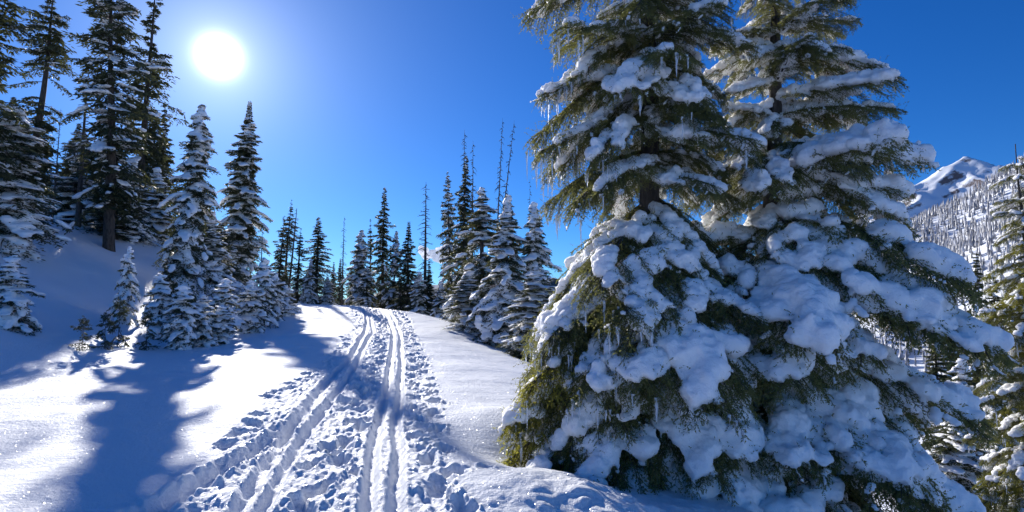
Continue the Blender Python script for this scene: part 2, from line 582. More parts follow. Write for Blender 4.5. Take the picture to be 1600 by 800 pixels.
M_MOUNT = far_mat('mountain_rock_snow', (0.10, 0.075, 0.07), (0.22, 0.17, 0.16), (0.82, 0.84, 0.88), 1.05, 1.15, 0.014)
M_RIDGE = far_mat('wooded_ridge', (0.03, 0.045, 0.04), (0.06, 0.08, 0.07), (0.6, 0.64, 0.7), 1.36, 1.55, 0.01)


def ridged(x, y, seed, oc=6):
    a, s, v = 1.0, 1.0, 0
    for k in range(oc):
        v = v + a * (1 - np.abs(vnoise(x * s + 5.1 * k, y * s + 2.3 * k, seed=seed + k)))
        a *= 0.52; s *= 2.1
    return v


def heightfield(name, x0, x1, y0, y1, nx, ny, fn, mat, smooth=True, **props):
    X, Y = np.meshgrid(np.linspace(x0, x1, nx), np.linspace(y0, y1, ny))
    V = np.stack([X, Y, fn(X, Y)], -1).reshape(-1, 3)
    i = np.arange(ny - 1)[:, None] * nx; j = np.arange(nx - 1)[None]
    F = np.stack([i + j, i + j + 1, i + nx + j + 1, i + nx + j], -1).reshape(-1, 4)
    return link(name, mesh_np(name, V, F, mat, smooth), **props)


PK = at(1508, 243, 3000)


def mountain_z(x, y):
    dx, dy = x - PK[0], y - PK[1]
    # main summit with a long shoulder towards the valley head
    th = np.arctan2(dy, dx)
    d = np.sqrt(dx * dx + dy * dy) * (1 + 0.18 * np.cos(3 * th + 0.6))
    h = PK[2] - 0.72 * d + 0.00008 * d * d
    h2 = 420 - 0.5 * np.sqrt((dx + 520) ** 2 + (dy - 250) ** 2)
    h3 = 560 - 0.45 * np.sqrt((dx - 900) ** 2 + (dy - 700) ** 2)
    h = np.maximum(np.maximum(h, h2), h3)
    n = ridged(x / 420, y / 420, 90) - 1.45
    return np.maximum(h + n * 75 * np.clip(d / 120, 0.05, 1), -70)


heightfield('mountain', PK[0] - 1900, PK[0] + 2200, PK[1] - 900, PK[1] + 1700, 300, 220, mountain_z, M_MOUNT, False, kind='structure',
            label='far snowy peak with bare rock ribs above the wooded valley')


def ridge_z(x, y):
    d = np.abs(y - 5200)
    return 215 + 110 * fbm(x / 1500, x * 0 + 3, seed=110, octaves=4) - 0.42 * d + 38 * ridged(x / 500, y / 500, 101) - 60


heightfield('distant_ridge', -7000, 2600, 4300, 6100, 260, 60, ridge_z, M_RIDGE, True, kind='structure',
            label='low blue wooded ridge on the horizon between the trees')


def hill_z(x, y):
    z = 0.56 * (x - 184) + 9 * fbm(x / 90, y / 90, seed=120, octaves=3)
    z = z - np.clip((y - 400) / 100, 0, None) ** 2 * 22
    return z - np.clip((260 - y) / 100, 0, None) ** 2 * 10


heightfield('hillside', 60, 900, 120, 760, 130, 110, hill_z, M_GROUND, True, kind='structure', label='steep snowy hillside below the frosted forest')


def hill_forest():
    rng = np.random.default_rng(11)
    n = 17000
    x = rng.uniform(105, 640, n); y = rng.uniform(150, 520, n)
    k = x / y
    keep = (k > 0.62) & (k < 1.15) & (vnoise(x / 26, y / 26, seed=130) > -0.62)
    x, y = x[keep], y[keep]; n = len(x)
    z = hill_z(x, y); h = rng.uniform(4, 9, n); r = h * rng.uniform(.10, .17, n)
    Vs, Fs = [], []
    sides = 5
    an = np.arange(sides) / sides * 2 * math.pi
    o = 0
    for (a, b, ra) in ((0.05, 0.62, 1.0), (0.40, 1.0, 0.62)):
        ph = rng.uniform(0, 6.28, n)
        rr = r * ra
        jit = rng.uniform(.6, 1.25, (n, sides))
        ring = np.stack([x[:, None] + rr[:, None] * jit * np.cos(an + ph[:, None]), y[:, None] + rr[:, None] * jit * np.sin(an + ph[:, None]), (z + h * a)[:, None] + 0.12 * h[:, None] * rng.uniform(-1, 1, (n, sides))], -1)
        tip = np.stack([x, y, z + h * b], -1)[:, None]
        V = np.concatenate([ring, tip], 1)
        base = (np.arange(n) * (sides + 1))[:, None] + o
        for s in range(sides):
            Fs.append(np.stack([base[:, 0] + s, base[:, 0] + (s + 1) % sides, base[:, 0] + sides], -1))
        Vs.append(V.reshape(-1, 3)); o += n * (sides + 1)
    V = np.concatenate(Vs)
    tint = rng.uniform(0, 1, len(V))
    return mesh_np('forest', V, np.concatenate(Fs), M_FROST, False, tint)


M_FROST = foliage_mat('frosted_needles', (0.12, 0.12, 0.125), (0.80, 0.80, 0.82), 0.0)
link('forest', hill_forest(), kind='stuff', label='frosted forest covering the far hillside under the peak')

# a small cumulus low behind the dead trees
rngc = np.random.default_rng(3)
CC = at(702, 404, 9000)
n = 46
C = np.stack([rngc.normal(0, 150, n), rngc.normal(0, 90, n), np.abs(rngc.normal(0, 75, n))], -1)
RA = rngc.uniform(45, 95, n)[:, None] * np.array([[1.1, 1.0, 0.9]])
V, F = blobs(C, RA, base=ICO2)
m, t, p, o = new_mat('cloud_white')
p.inputs['Base Color'].default_value = (0.93, 0.94, 0.96, 1); p.inputs['Roughness'].default_value = 1.0
p.inputs['Specular IOR Level'].default_value = 0.0
tr = t.nodes.new('ShaderNodeBsdfTranslucent'); tr.inputs['Color'].default_value = (0.93, 0.94, 0.96, 1)
mx = t.nodes.new('ShaderNodeMixShader'); mx.inputs['Fac'].default_value = 0.75
t.links.new(p.outputs[0], mx.inputs[1]); t.links.new(tr.outputs[0], mx.inputs[2]); t.links.new(mx.outputs[0], o.inputs['Surface'])
cme = remesh('cloud', V, F, 14, m, 3, 22, 0.02, 7)
link('cloud', cme, loc=CC, kind='stuff', label='small white cumulus low on the horizon behind the dead trees')


# ------------------------------------------------------------------ conifers of the middle distance
def kites(P, D, Ln, W, rng):
    n = len(P)
    S = unit(np.cross(D, rng.normal(size=(n, 3))))
    a = P; b = P + D * (Ln * .4)[:, None] + S * (W * .5)[:, None]; c = P + D * Ln[:, None]; d = P + D * (Ln * .4)[:, None] - S * (W * .5)[:, None]
    V = np.stack([a, b, c, d], 1).reshape(-1, 3)
    i = np.arange(n)[:, None] * 4
    F = np.concatenate([i + np.array([[0, 1, 2]]), i + np.array([[0, 2, 3]])], 1).reshape(-1, 3)
    return V, F


def conifer(seed, H=8.0, Rb=0.9, nbr=150, u0=0.04, top_bare=0.0, snow=0.6, droop=0.5, twig=0.13, nb=7, nt=6, mat=None, prof=0.8, ragged=0.25, voxel=0.045, tr=0.016, gap=None, snow_r=1.0):
    rng = np.random.default_rng(seed)
    mat = mat or M_DARK
    lean = rng.normal(0, 0.012, 2)
    axis = lambda z: np.array([lean[0] * z + 0.03 * math.sin(z * .7 + seed), lean[1] * z, z])
    # trunk
    zz = np.linspace(-0.6, H, 16)
    tv, tf = tube(np.array([axis(z) for z in zz]), np.maximum(H * tr * (1 - np.maximum(zz, 0) / H) ** 0.9, 0.006) * np.where(zz < 0.3, 1.25, 1), 8)
    trunk = mesh_np('trunk', tv, tf, M_BARK, True)
    Pk, Dk, Lk, Wk, Tk = [], [], [], [], []
    SC, SR, SF = [], [], []
    sticks = []
    for i in range(nbr):
        u = min(0.995, u0 + (0.995 - u0) * ((i + rng.uniform(-1.5, 2.5)) / nbr) ** 0.95) if i > 2 else u0 + .01 * i
        if gap and gap[0] < u < gap[1] and rng.random() < 0.85:
            continue
        az = i * 2.39996 + rng.normal(0, .35)
        tipf = min((1 - u) / 0.20, 1.0)
        Lb = (Rb * (1 - u) ** prof * (0.40 + 0.60 * tipf) + 0.03) * rng.uniform(1 - ragged, 1 + ragged) * (1 + 0.25 * math.sin(az * 2 + u * 19 + seed) + 0.30 * vnoise(np.array([math.cos(az) * 1.5 + 9]), np.array([math.sin(az) * 1.5 + u * 9]), seed=seed + 7)[0])
        if u < u0 + 0.10:
            Lb *= rng.uniform(.55, 1.0)
        if top_bare and u > 1 - top_bare:
            if rng.random() < 0.6:
                continue
            Lb *= 0.55
        p0 = R(30) * (u ** 2.5) - R(18 if droop < 1 else 26) * (1 - u) + rng.normal(0, .26)
        ts = np.linspace(0, 1, 7)
        pit = p0 - droop * (1.1 - .5 * u) * ts + 0.35 * ts ** 3
        seg = Lb / 6
        rr = np.concatenate([[0], np.cumsum(np.cos(pit[:-1]) * seg)]); dzb = np.concatenate([[0], np.cumsum(np.sin(pit[:-1]) * seg)])
        o0 = axis(u * H)
        dirh = np.array([math.cos(az), math.sin(az), 0]); side = np.array([-math.sin(az), math.cos(az), 0])
        B = o0 + rr[:, None] * dirh + dzb[:, None] * np.array([0, 0, 1.0])
        sticks.append(tube(B[[0, 2, 4, 6]], np.array([.012, .009, .006, .002]) * (Lb + .3) * 1.3, 4))
        # side sprays
        tb = np.linspace(0.16, 1.0, nb)
        for t_ in tb:
            q = t_ * 6; k = min(int(q), 5); f = q - k
            P0 = B[k] * (1 - f) + B[k + 1] * f
            T = unit(B[k + 1] - B[k])
            for s in (-1, 1):
                lb = (0.44 * Lb * (1.06 - t_) + 0.05 + 0.1 * Lb * min(t_ * 3, 1)) * rng.uniform(.7, 1.2)
                d0 = unit(T * 0.66 + side * s * 0.75 + np.array([0, 0, -0.12]) + rng.normal(0, .10, 3))
                m_ = nt
                ss = (np.arange(m_) + rng.uniform(0, 1, m_)) / m_
                PP = P0 + d0 * (lb * ss)[:, None] - np.array([0, 0, 1.0]) * (0.28 * lb * ss ** 2)[:, None]
                alt = np.where(np.arange(m_) % 2 == 0, 1, -1)[:, None]
                cr = unit(np.cross(d0, np.array([0, 0, 1.0])))
                DD = unit(d0 * 0.7 + cr * alt * 0.6 + np.array([0, 0, -0.30]) + rng.normal(0, .25, (m_, 3)))
                Pk.append(PP); Dk.append(DD)
                tw = twig * (0.35 + 0.65 * min((1 - u) / 0.25, 1.0))
                Lk.append(tw * rng.uniform(.7, 1.3, m_)); Wk.append(tw * rng.uniform(.26, .42, m_))
                Tk.append(np.full(m_, rng.uniform(0, 1)) * 0.6 + rng.uniform(0, .4, m_))
        # snow lying on the bough
        if rng.random() < snow * 1.25 and vnoise(np.array([az * 0.8]), np.array([u * 6.5]), seed=seed)[0] < -0.9 + 1.45 * snow + 0.2:
            ns = 2 + int(rng.random() < .6)
            for t_ in np.linspace(rng.uniform(.28, .42), rng.uniform(.82, 1.0), ns):
                if rng.random() > 0.55 + snow * .45:
                    continue
                q = min(t_, .999) * 6; k = int(q); f = q - k
                P0 = B[k] * (1 - f) + B[k + 1] * f
                T = unit(B[k + 1] - B[k]); S = unit(np.cross(np.array([0, 0, 1.0]), T)); Nn = np.cross(T, S)
                big_ = rng.lognormal(0, .28)
                a = (0.10 + 0.16 * Lb) * big_ * snow_r
                b = (0.07 + 0.20 * Lb * (1.15 - t_)) * rng.uniform(.75, 1.25) * big_ ** .6 * snow_r
                c = (0.045 + 0.035 * Lb) * rng.uniform(.8, 1.4) * snow_r
                off = S * rng.normal(0, .06 * Lb)
                SC.append(P0 + Nn * c * .55 + off); SR.append((a, b, c)); SF.append((T, S, Nn))
                if rng.random() < .6:       # a lump drooping off the side
                    sg = rng.choice((-1, 1))
                    SC.append(P0 + S * sg * b * .8 + Nn * c * .1); SR.append((a * .7, b * .55, c * .8)); SF.append((T, S, Nn))
    P, D, Ln, W, T = map(np.concatenate, (Pk, Dk, Lk, Wk, Tk))
    V, F = kites(P, D, Ln, W, rng)
    sv, sf = join(sticks)
    crown = mesh_np('crown', V, F, mat, False, np.repeat(T, 4))
    limb = mesh_np('limbwood', sv, sf, M_BARK, False)
    snowm = None
    if SC:
        bv, bf = blobs(np.array(SC), np.array(SR), np.array(SF))
        snowm = remesh('snow', bv, bf, voxel, M_LOADF, 2, 0.022, 9.0, seed)
    return dict(H=H, R=Rb, trunk=trunk, crown=crown, limb=limb, snow=snowm)


def snag(seed, H=10.0, nl=70, Lm=0.55, u0=0.25, tr=0.014, broken=False, droop=0.6, snowy=False):
    rng = np.random.default_rng(seed)
    zz = np.linspace(-0.6, H, 16)
    bend = rng.normal(0, .10)
    P = np.stack([bend * np.sin(zz / H * 2.2), rng.normal(0, .05) * np.sin(zz / H * 3), zz], -1)
    rad = np.maximum(H * tr * (1 - np.maximum(zz, 0) / H * (0.82 if broken else 0.97)), 0.008)
    trunk = mesh_np('trunk', *tube(P, rad, 7), M_DEAD, True)
    sticks = []
    for i in range(nl):
        u = u0 + (0.985 - u0) * (i + rng.random()) / nl
        az = rng.uniform(0, 6.28); l = Lm * (0.25 + 0.9 * (1 - u) ** .8) * rng.uniform(.35, 1.25)
        z0 = u * H; x0 = np.interp(z0, zz, P[:, 0])
        ts = np.linspace(0, 1, 4)
        dirh = np.array([math.cos(az), math.sin(az), 0])
        pts = np.array([x0, 0, z0]) + dirh * (l * ts)[:, None] + np.array([0, 0, 1]) * (l * (rng.uniform(-.1, .35) * ts - droop * rng.uniform(.4, 1.2) * ts ** 2))[:, None]
        pts += rng.normal(0, .02, pts.shape) * ts[:, None]
        sticks.append(tube(pts, np.array([.030, .024, .017, .008]) * (.7 + .6 * l), 4))
        if l > .3 and rng.random() < .7:
            d2 = unit(dirh + rng.normal(0, .5, 3))
            sticks.append(tube(pts[2] + d2 * np.array([0, .5, 1])[:, None] * l * .4, np.array([.015, .012, .006]), 4))
    return dict(H=H, R=Lm, fat=1.0, trunk=trunk, crown=None, limb=mesh_np('limbwood', *join(sticks), M_DEAD, False), snow=None)


PROTO = {}
for k, sd, kw in (('snowy1', 101, dict(prof=0.74)), ('snowy2', 202, dict(prof=0.62, droop=1.5, Rb=0.95)), ('snowy3', 303, dict(prof=0.95, droop=1.1, gap=(.30, .38))),
                  ('snowy4', 304, dict(prof=0.8, droop=1.25, nbr=230, ragged=.65, gap=(.55, .62), snow=.65)), ('snowy5', 305, dict(prof=1.1, droop=1.45, Rb=1.15))):
    a = dict(H=8, Rb=1.02, nbr=280, u0=0.03, snow=0.80, droop=1.35, twig=0.125, nb=7, nt=6, prof=0.74, ragged=.5, snow_r=1.0, voxel=0.05)
    a.update(kw)
    PROTO[k] = conifer(sd, **a)
for k, sd, kw in (('dark1', 401, {}), ('dark2', 402, dict(prof=.8, ragged=.6)), ('dark3', 403, dict(prof=1.2, Rb=1.25)), ('dark4', 404, dict(nbr=150, ragged=.75, prof=.85, gap=(.6, .68), snow=.4, top_bare=.10))):
    a = dict(H=11, Rb=1.15, nbr=220, u0=0.05, snow=0.55, droop=0.95, twig=0.17, nb=6, nt=6, prof=1.0, ragged=.5, voxel=0.06, snow_r=0.75)
    a.update(kw)
    PROTO[k] = conifer(sd, **a)
for k, sd, gp, tb in (('tall1', 501, None, .0), ('tall2', 502, (.42, .60), .16), ('tall3', 503, None, .30)):
    PROTO[k] = conifer(sd, H=13, Rb=1.15, nbr=190, u0=0.20 if k != 'tall1' else 0.12, top_bare=tb, snow=0.42 if k != 'tall1' else 0.75, droop=0.8, twig=0.17, nb=7, nt=6, mat=M_DARK, prof=0.5, ragged=.45, voxel=0.06, gap=gp, tr=0.014, snow_r=.8)
PROTO['spire'] = conifer(304, H=18, Rb=2.2, nbr=420, u0=0.03, snow=0.8, droop=1.2, twig=0.21, nb=7, nt=7, mat=M_DARK, prof=1.05, ragged=.5, snow_r=1.15, voxel=0.08)
for k, sd in (('sap1', 601), ('sap2', 602), ('sap3', 603)):
    PROTO[k] = conifer(sd, H=2.2, Rb=0.55, nbr=70, u0=0.02, snow=0.95, droop=1.2, twig=0.085, nb=6, nt=5, mat=M_DARK, prof=0.7, voxel=0.025, tr=0.014, snow_r=0.85)
PROTO['seedling'] = conifer(604, H=0.8, Rb=0.3, nbr=24, u0=0.08, snow=0.15, droop=0.1, twig=0.07, nb=5, nt=4, mat=M_DARK, prof=0.7, voxel=0.02, tr=0.012, snow_r=.4)
for k, sd in (('snag1', 701), ('snag2', 702), ('snag3', 703)):
    PROTO[k] = snag(sd, H=12, nl=130, Lm=0.8, u0=.22)
PROTO['snag_thin'] = snag(704, H=10, nl=70, Lm=0.45, u0=.3, tr=.010)
PROTO['snag_broken'] = snag(705, H=10, nl=60, Lm=0.7, u0=.3, tr=.012, broken=True)


def place(kind, px, py, D, half, label, cat='tree', name='fir_tree', group=None, rot=None, lean=(0, 0), zoff=-0.12, minh=0.5):
    """a tree whose top shows at pixel (px, py) when it stands D metres ahead; half = widest half-width in pixels"""
    pr = PROTO[kind]
    top = at(px, py, D)
    x, y = top[0] - lean[0], D - lean[1]
    g = float(ground_z(x, y)) + zoff
    h = max(top[2] - g, minh)
    sz = h / pr['H']
    sxy = half * pr.get('fat', 1.3) * D / FPX / pr['R'] if half else sz
    rng = random.Random(int(px * 31 + py * 7 + D * 13))
    root = link(name, None, loc=(x, y, g))
    root.empty_display_size = 0.2
    root.rotation_euler = (-math.atan2(lean[1], h), math.atan2(lean[0], h), 0)
    if name != 'dead_tree' and h > 3:
        root.rotation_euler = (rng.gauss(0, .012), rng.gauss(0, .018), 0)
    rz = rot if rot is not None else rng.uniform(0, 6.28)
    root['label'] = label; root['category'] = cat
    if group:
        root['group'] = group
    for part, pname in (('trunk', 'trunk'), ('limb', 'limbwood'), ('crown', 'crown'), ('snow', 'snow')):
        if pr[part] is None:
            continue
        c = link(pname, pr[part], root, rot=(0, 0, rz), scale=(sxy, sxy, sz))
        if part in ('limb', 'snow'):
            c['kind'] = 'stuff'
    return root


GL = 'conifers on the left bank'
GC = 'conifers behind the crest'
GS = 'snow-covered saplings at the foot of the bank'
# ---- the left bank
place('tall3', -2, -190, 17, 62, 'dark spruce towering over the bank, cut by the left edge of the picture', name='spruce_tree', group=GL)
place('snowy2', 34, 172, 19, 52, 'snow-covered fir standing below the dark spruce at the far left', group=GL)
place('tall2', 76, -40, 31, 36, 'tall thin spruce with a bare stretch of trunk, left of the big fir', name='spruce_tree', group=GL)
place('tall1', 205, -85, 25, 44, 'biggest fir on the bank, dark trunk bare at its foot', group=GL, rot=1.0)
place('tall3', 240, -50, 35, 34, 'tall sparse spruce close behind the biggest fir, its top half bare', name='spruce_tree', group=GL)
place('snowy4', 130, 205, 28, 42, 'snowy fir on the bank left of the big bare trunk', group=GL)
place('dark1', 122, 190, 36, 30, 'dark narrow spruce behind the snowy fir on the bank', name='spruce_tree', group=GL)
place('dark2', 248, 168, 38, 34, 'dark pointed spruce showing between the biggest fir and the snow-plastered fir', name='spruce_tree', group=GL)
place('dark3', 270, 164, 42, 32, 'rearmost dark spruce peeping over the snow-plastered fir', name='spruce_tree', group=GL)
place('snowy1', 300, 160, 23.5, 36, 'broad snow-plastered fir rising behind the snowy saplings', group=GL)
place('spire', 380, 157, 48, 44, 'slender snowy fir standing alone, its tip just under the sun', group=GL, rot=2.2)
place('snowy5', 336, 330, 27, 34, 'low snowy fir filling the gap beside the slender lone fir', group=GL)
place('snowy3', 205, 250, 28, 34, 'snowy fir close behind the bare trunk of the biggest fir', group=GL)
place('snowy3', 246, 262, 33, 34, 'snowy fir filling the gap left of the snow-plastered fir', group=GL)
place('snag_thin', 95, 170, 26, 0, 'thin bare dead pole among the trees of the bank', cat='dead tree', name='dead_tree', group='dead trees')
place('snag1', 141, 98, 27, 22, 'taller dead spruce on the bank, just left of the biggest fir', cat='dead tree', name='dead_tree', group='dead trees')
for px, py, D, k in ((18, 150, 30, 'dark1'), (50, 230, 34, 'dark2'), (100, 260, 29, 'dark3'), (160, 220, 33, 'dark1'), (185, 250, 27, 'dark2'), (225, 240, 36, 'dark3'), (318, 300, 31, 'dark1'), (62, 200, 22, 'dark3'), (350, 350, 34, 'dark2')):
    place(k, px, py, D, 32, 'dark spruce half hidden in the thick of the left bank', name='spruce_tree', group='spruces crowded behind the front trees of the bank')
# ---- saplings along the toe of the bank
SAPS = [
    ('sap1', 203, 388, 17.6, 15, 'narrow snowy sapling below the bare trunk of the biggest fir'),
    ('sap2', 252, 430, 17.2, 24, 'snowy sapling halfway up the slope left of the lowest sapling'),
    ('sap3', 287, 446, 15.6, 27, 'lowest sapling at the foot of the bank, wrapped in snow like a cone'),
    ('sap1', 318, 462, 16.4, 25, 'bushy snowy sapling next to the lowest one'),
    ('sap2', 345, 478, 16.9, 24, 'squat snow-buried sapling at the toe of the bank'),
    ('sap3', 352, 436, 18.6, 24, 'snowy sapling under the slender lone fir, on its left'),
    ('sap1', 392, 440, 20.3, 24, 'snowy sapling at the foot of the slender lone fir, on its right'),
    ('sap2', 412, 405, 23.0, 24, 'taller snowy sapling beside the slender lone fir'),
    ('sap3', 430, 428, 24.6, 20, 'snowy sapling second from the end of the row by the crest'),
    ('sap1', 446, 446, 26.2, 17, 'last snowy sapling of the row, next to the trail crest'),
    ('sap2', 22, 402, 13.2, 34, 'sapling alone in the shade near the left edge of the slope'),
]
for k, px, py, D, hw, lab in SAPS:
    place(k, px, py, D, hw, lab, cat='sapling', name='fir_sapling', group=GS, zoff=-.06)
for px, py, D, lab in ((132, 494, 13.2, 'twiggy seedling poking from the shaded slope, leftmost of four'), (166, 485, 13.8, 'tiny seedling just right of the twiggy one on the shaded slope'),
                       (188, 462, 14.6, 'small bare seedling under the narrow snowy sapling'), (233, 482, 15.0, 'tiny dark seedling left of the cone-shaped sapling')):
    place('seedling', px, py, D, 11, lab, cat='seedling', name='fir_seedling', group='seedlings on the shaded slope', zoff=-.03, minh=.28)
# ---- the row behind the crest
ROW = [
    ('tall3', 437, 336, 44, 13, 'thin sparse spruce, first of the row behind the crest'),
    ('tall2', 448, 310, 46, 15, 'taller sparse spruce, second of the row behind the crest'),
    ('dark4', 467, 356, 42, 16, 'dark spruce directly in front of the broken dead top, behind the crest'),
    ('dark2', 497, 339, 42, 21, 'full even spruce standing free between two gaps of sky behind the crest'),
    ('dark3', 522, 409, 50, 12, 'small spruce, left one of two in the gap behind the crest'),
    ('dark1', 531, 404, 52, 11, 'small spruce, right one of two in the gap behind the crest'),
    ('snowy1', 560, 359, 43, 21, 'snow-flecked fir with a blunt top behind the crest'),
    ('dark4', 584, 342, 47, 14, 'narrow spruce leaning close to the tallest spire behind the crest'),
    ('dark2', 601, 293, 45, 19, 'tallest dark spire behind the crest'),
    ('snowy4', 616, 361, 42, 18, 'snow-flecked fir just right of the tallest spire'),
    ('dark1', 639, 346, 41, 21, 'dark even spruce between the tallest spire and the tall bare dead tree'),
    ('dark3', 671, 408, 38, 18, 'low spruce round the foot of the tall bare dead tree'),
    ('snowy5', 686, 440, 34, 20, 'low snowy fir at the edge of the shoulder'),
    ('tall1', 711, 268, 39, 15, 'narrow dark spruce, left one of the tall pair'),
    ('dark2', 723, 243, 36, 22, 'tall dark spruce crowned by bare dead tops'),
    ('dark4', 741, 300, 40, 20, 'dark spruce behind the tall pair, beside the broad snowy fir'),
    ('snowy4', 757, 293, 27, 40, 'broad snowy fir on the shoulder right of the tall dark spruce'),
    ('snowy5', 786, 304, 22, 50, 'wide snow-hung fir nearest the edge of the shoulder'),
    ('dark2', 548, 420, 47, 13, 'low spruce left of the blunt-topped fir behind the crest'),
    ('snowy4', 573, 415, 40, 15, 'low snow-flecked fir in front of the blunt-topped fir, behind the crest'),
    ('dark4', 628, 420, 39, 15, 'low dark spruce under the dark even spruce, behind the crest'),
    ('snowy2', 655, 425, 37, 16, 'low snowy fir left of the foot of the tall bare dead tree'),
    ('snowy5', 481, 405, 40, 15, 'low snowy fir left of the full even spruce'),
    ('snowy1', 512, 432, 41, 13, 'lowest fir in the gap behind the crest, speckled with snow'),
    ('snowy3', 735, 425, 24, 40, 'low frosted fir at the foot of the broad snowy fir'),
    ('snowy2', 837, 316, 30, 30, 'fir top showing just behind the icicle branches'),
    ('snowy1', 826, 420, 19, 46, 'low snowy fir tucked under the icicle branches below the shoulder'),
]
for k, px, py, D, hw, lab in ROW:
    nm = 'fir_tree' if k.startswith('snowy') else 'spruce_tree'
    place(k, px, py, D, hw, lab, name=nm, group=GC)
DEAD = [
    ('snag_broken', 462, 325, 43.5, 14, (0.5, 0), 'dead tree with a broken bent top behind the crest'),
    ('snag2', 539, 338, 46, 9, (0, 0), 'lone thin dead tree in the gap behind the crest'),
    ('snag1', 666, 284, 38.5, 20, (0, 0), 'tall bare dead tree with short drooping limbs'),
    ('snag_thin', 692, 352, 42, 10, (0, 0), 'thin dead pole beside the white cloud'),
    ('snag2', 727, 203, 37.5, 14, (0, 0), 'dead top rising above the tall dark spruce'),
    ('snag3', 739, 220, 39, 14, (0, 0), 'dead tree right beside the tall dark spruce'),
    ('snag3', 785, 184, 38, 13, (0.8, 0), 'dead tree leaning, left one of the highest two'),
    ('snag1', 803, 186, 37, 14, (1.9, 0), 'most tilted dead tree, right one of the highest two'),
    ('snag_thin', 828, 280, 34, 8, (0, 0), 'thin dead pole next to the icicle branches'),
    ('snag_thin', 410, 358, 34, 9, (0, 0), 'slight dead pole just right of the slender lone fir'),
]
for k, px, py, D, hw, ln, lab in DEAD:
    place(k, px, py, D, hw, lab, cat='dead tree', name='dead_tree', group='dead trees', lean=ln)
# ---- the valley on the right
for k, px, py, D, hw, lab in (
        ('dark1', 1512, 395, 40, 32, 'dark spruce in the valley between the snow-laden tree and the icicle-hung fir'),
        ('dark2', 1545, 420, 36, 34, 'dark spruce just behind the icicle-hung fir in the valley'),
        ('snowy4', 1528, 470, 28, 42, 'lower snow-flecked fir in the valley, left of the icicle-hung fir'),
        ('dark3', 1480, 440, 46, 30, 'dark spruce deepest in the valley, half behind the snow-laden tree'),
        ('snowy3', 1560, 560, 22, 50, 'snow-flecked fir lowest on the valley slope'),
        ('dark1', 1455, 500, 34, 34, 'spruce in the valley glimpsed low between the hanging boughs'),
        ('snowy1', 1500, 560, 25, 44, 'snow-flecked fir low in the valley, hard by the snow-laden tree'),
        ('dark3', 1570, 470, 30, 36, 'dark spruce seen through the branches of the icicle-hung fir'),
        ('dark1', 1600, 520, 24, 44, 'dark spruce below the icicle-hung fir at the picture edge'),
        ('snowy2', 1475, 640, 19, 46, 'small snow-flecked fir nearest below the snow-laden tree'),
        ('dark2', 1610, 380, 34, 36, 'dark spruce behind the icicle-hung fir, cut by the edge of the picture')):
    place(k, px, py, D, hw, lab, name='fir_tree' if k.startswith('snowy') else 'spruce_tree', group='conifers in the valley')


# ------------------------------------------------------------------ near trees: boughs with needles, snow and icicles
def split_mesh(me, minv):
    """connected pieces: a list of meshes of the large ones and one mesh of all crumbs"""
    n = len(me.vertices)
    co = np.empty(n * 3, np.float32); me.vertices.foreach_get('co', co); co = co.reshape(-1, 3)
    e = np.empty(len(me.edges) * 2, np.int32); me.edges.foreach_get('vertices', e); e = e.reshape(-1, 2)
    lab = np.arange(n)
    while True:
        m_ = np.minimum(lab[e[:, 0]], lab[e[:, 1]])
        new = lab.copy()
        np.minimum.at(new, e[:, 0], m_); np.minimum.at(new, e[:, 1], m_)
        new = new[new]
        if (new == lab).all():
            break
        lab = new
    f = np.empty(len(me.loops), np.int32); me.loops.foreach_get('vertex_index', f); f = f.reshape(-1, 4)
    ids, cnt = np.unique(lab, return_counts=True)
    fl = lab[f[:, 0]]
    def sub(sel):
        used, inv = np.unique(f[sel].ravel(), return_inverse=True)
        return mesh_np('snow_load', co[used], inv.reshape(-1, 4), M_LOAD, True)
    big = [sub(fl == i) for i, c in zip(ids, cnt) if c >= minv]
    small = np.isin(fl, ids[cnt < 120])        # lone balls in between fall off
    crumbs = sub(small) if small.any() else None
    bpy.data.meshes.remove(me)
    return big, crumbs


def roughen(me, seed):
    n = len(me.vertices)
    co = np.empty(n * 3, np.float32); me.vertices.foreach_get('co', co); co = co.reshape(-1, 3)
    no = np.empty(n * 3, np.float32); me.vertices.foreach_get('normal', no); no = no.reshape(-1, 3)
    d = -np.abs(fbm(co[:, 0] * 17, co[:, 1] * 17, co[:, 2] * 17, seed + 50, 2)) * 0.020 + 0.006
    me.vertices.foreach_set('co', (co + no * d[:, None]).astype(np.float32).ravel())
    me.update()
    return me


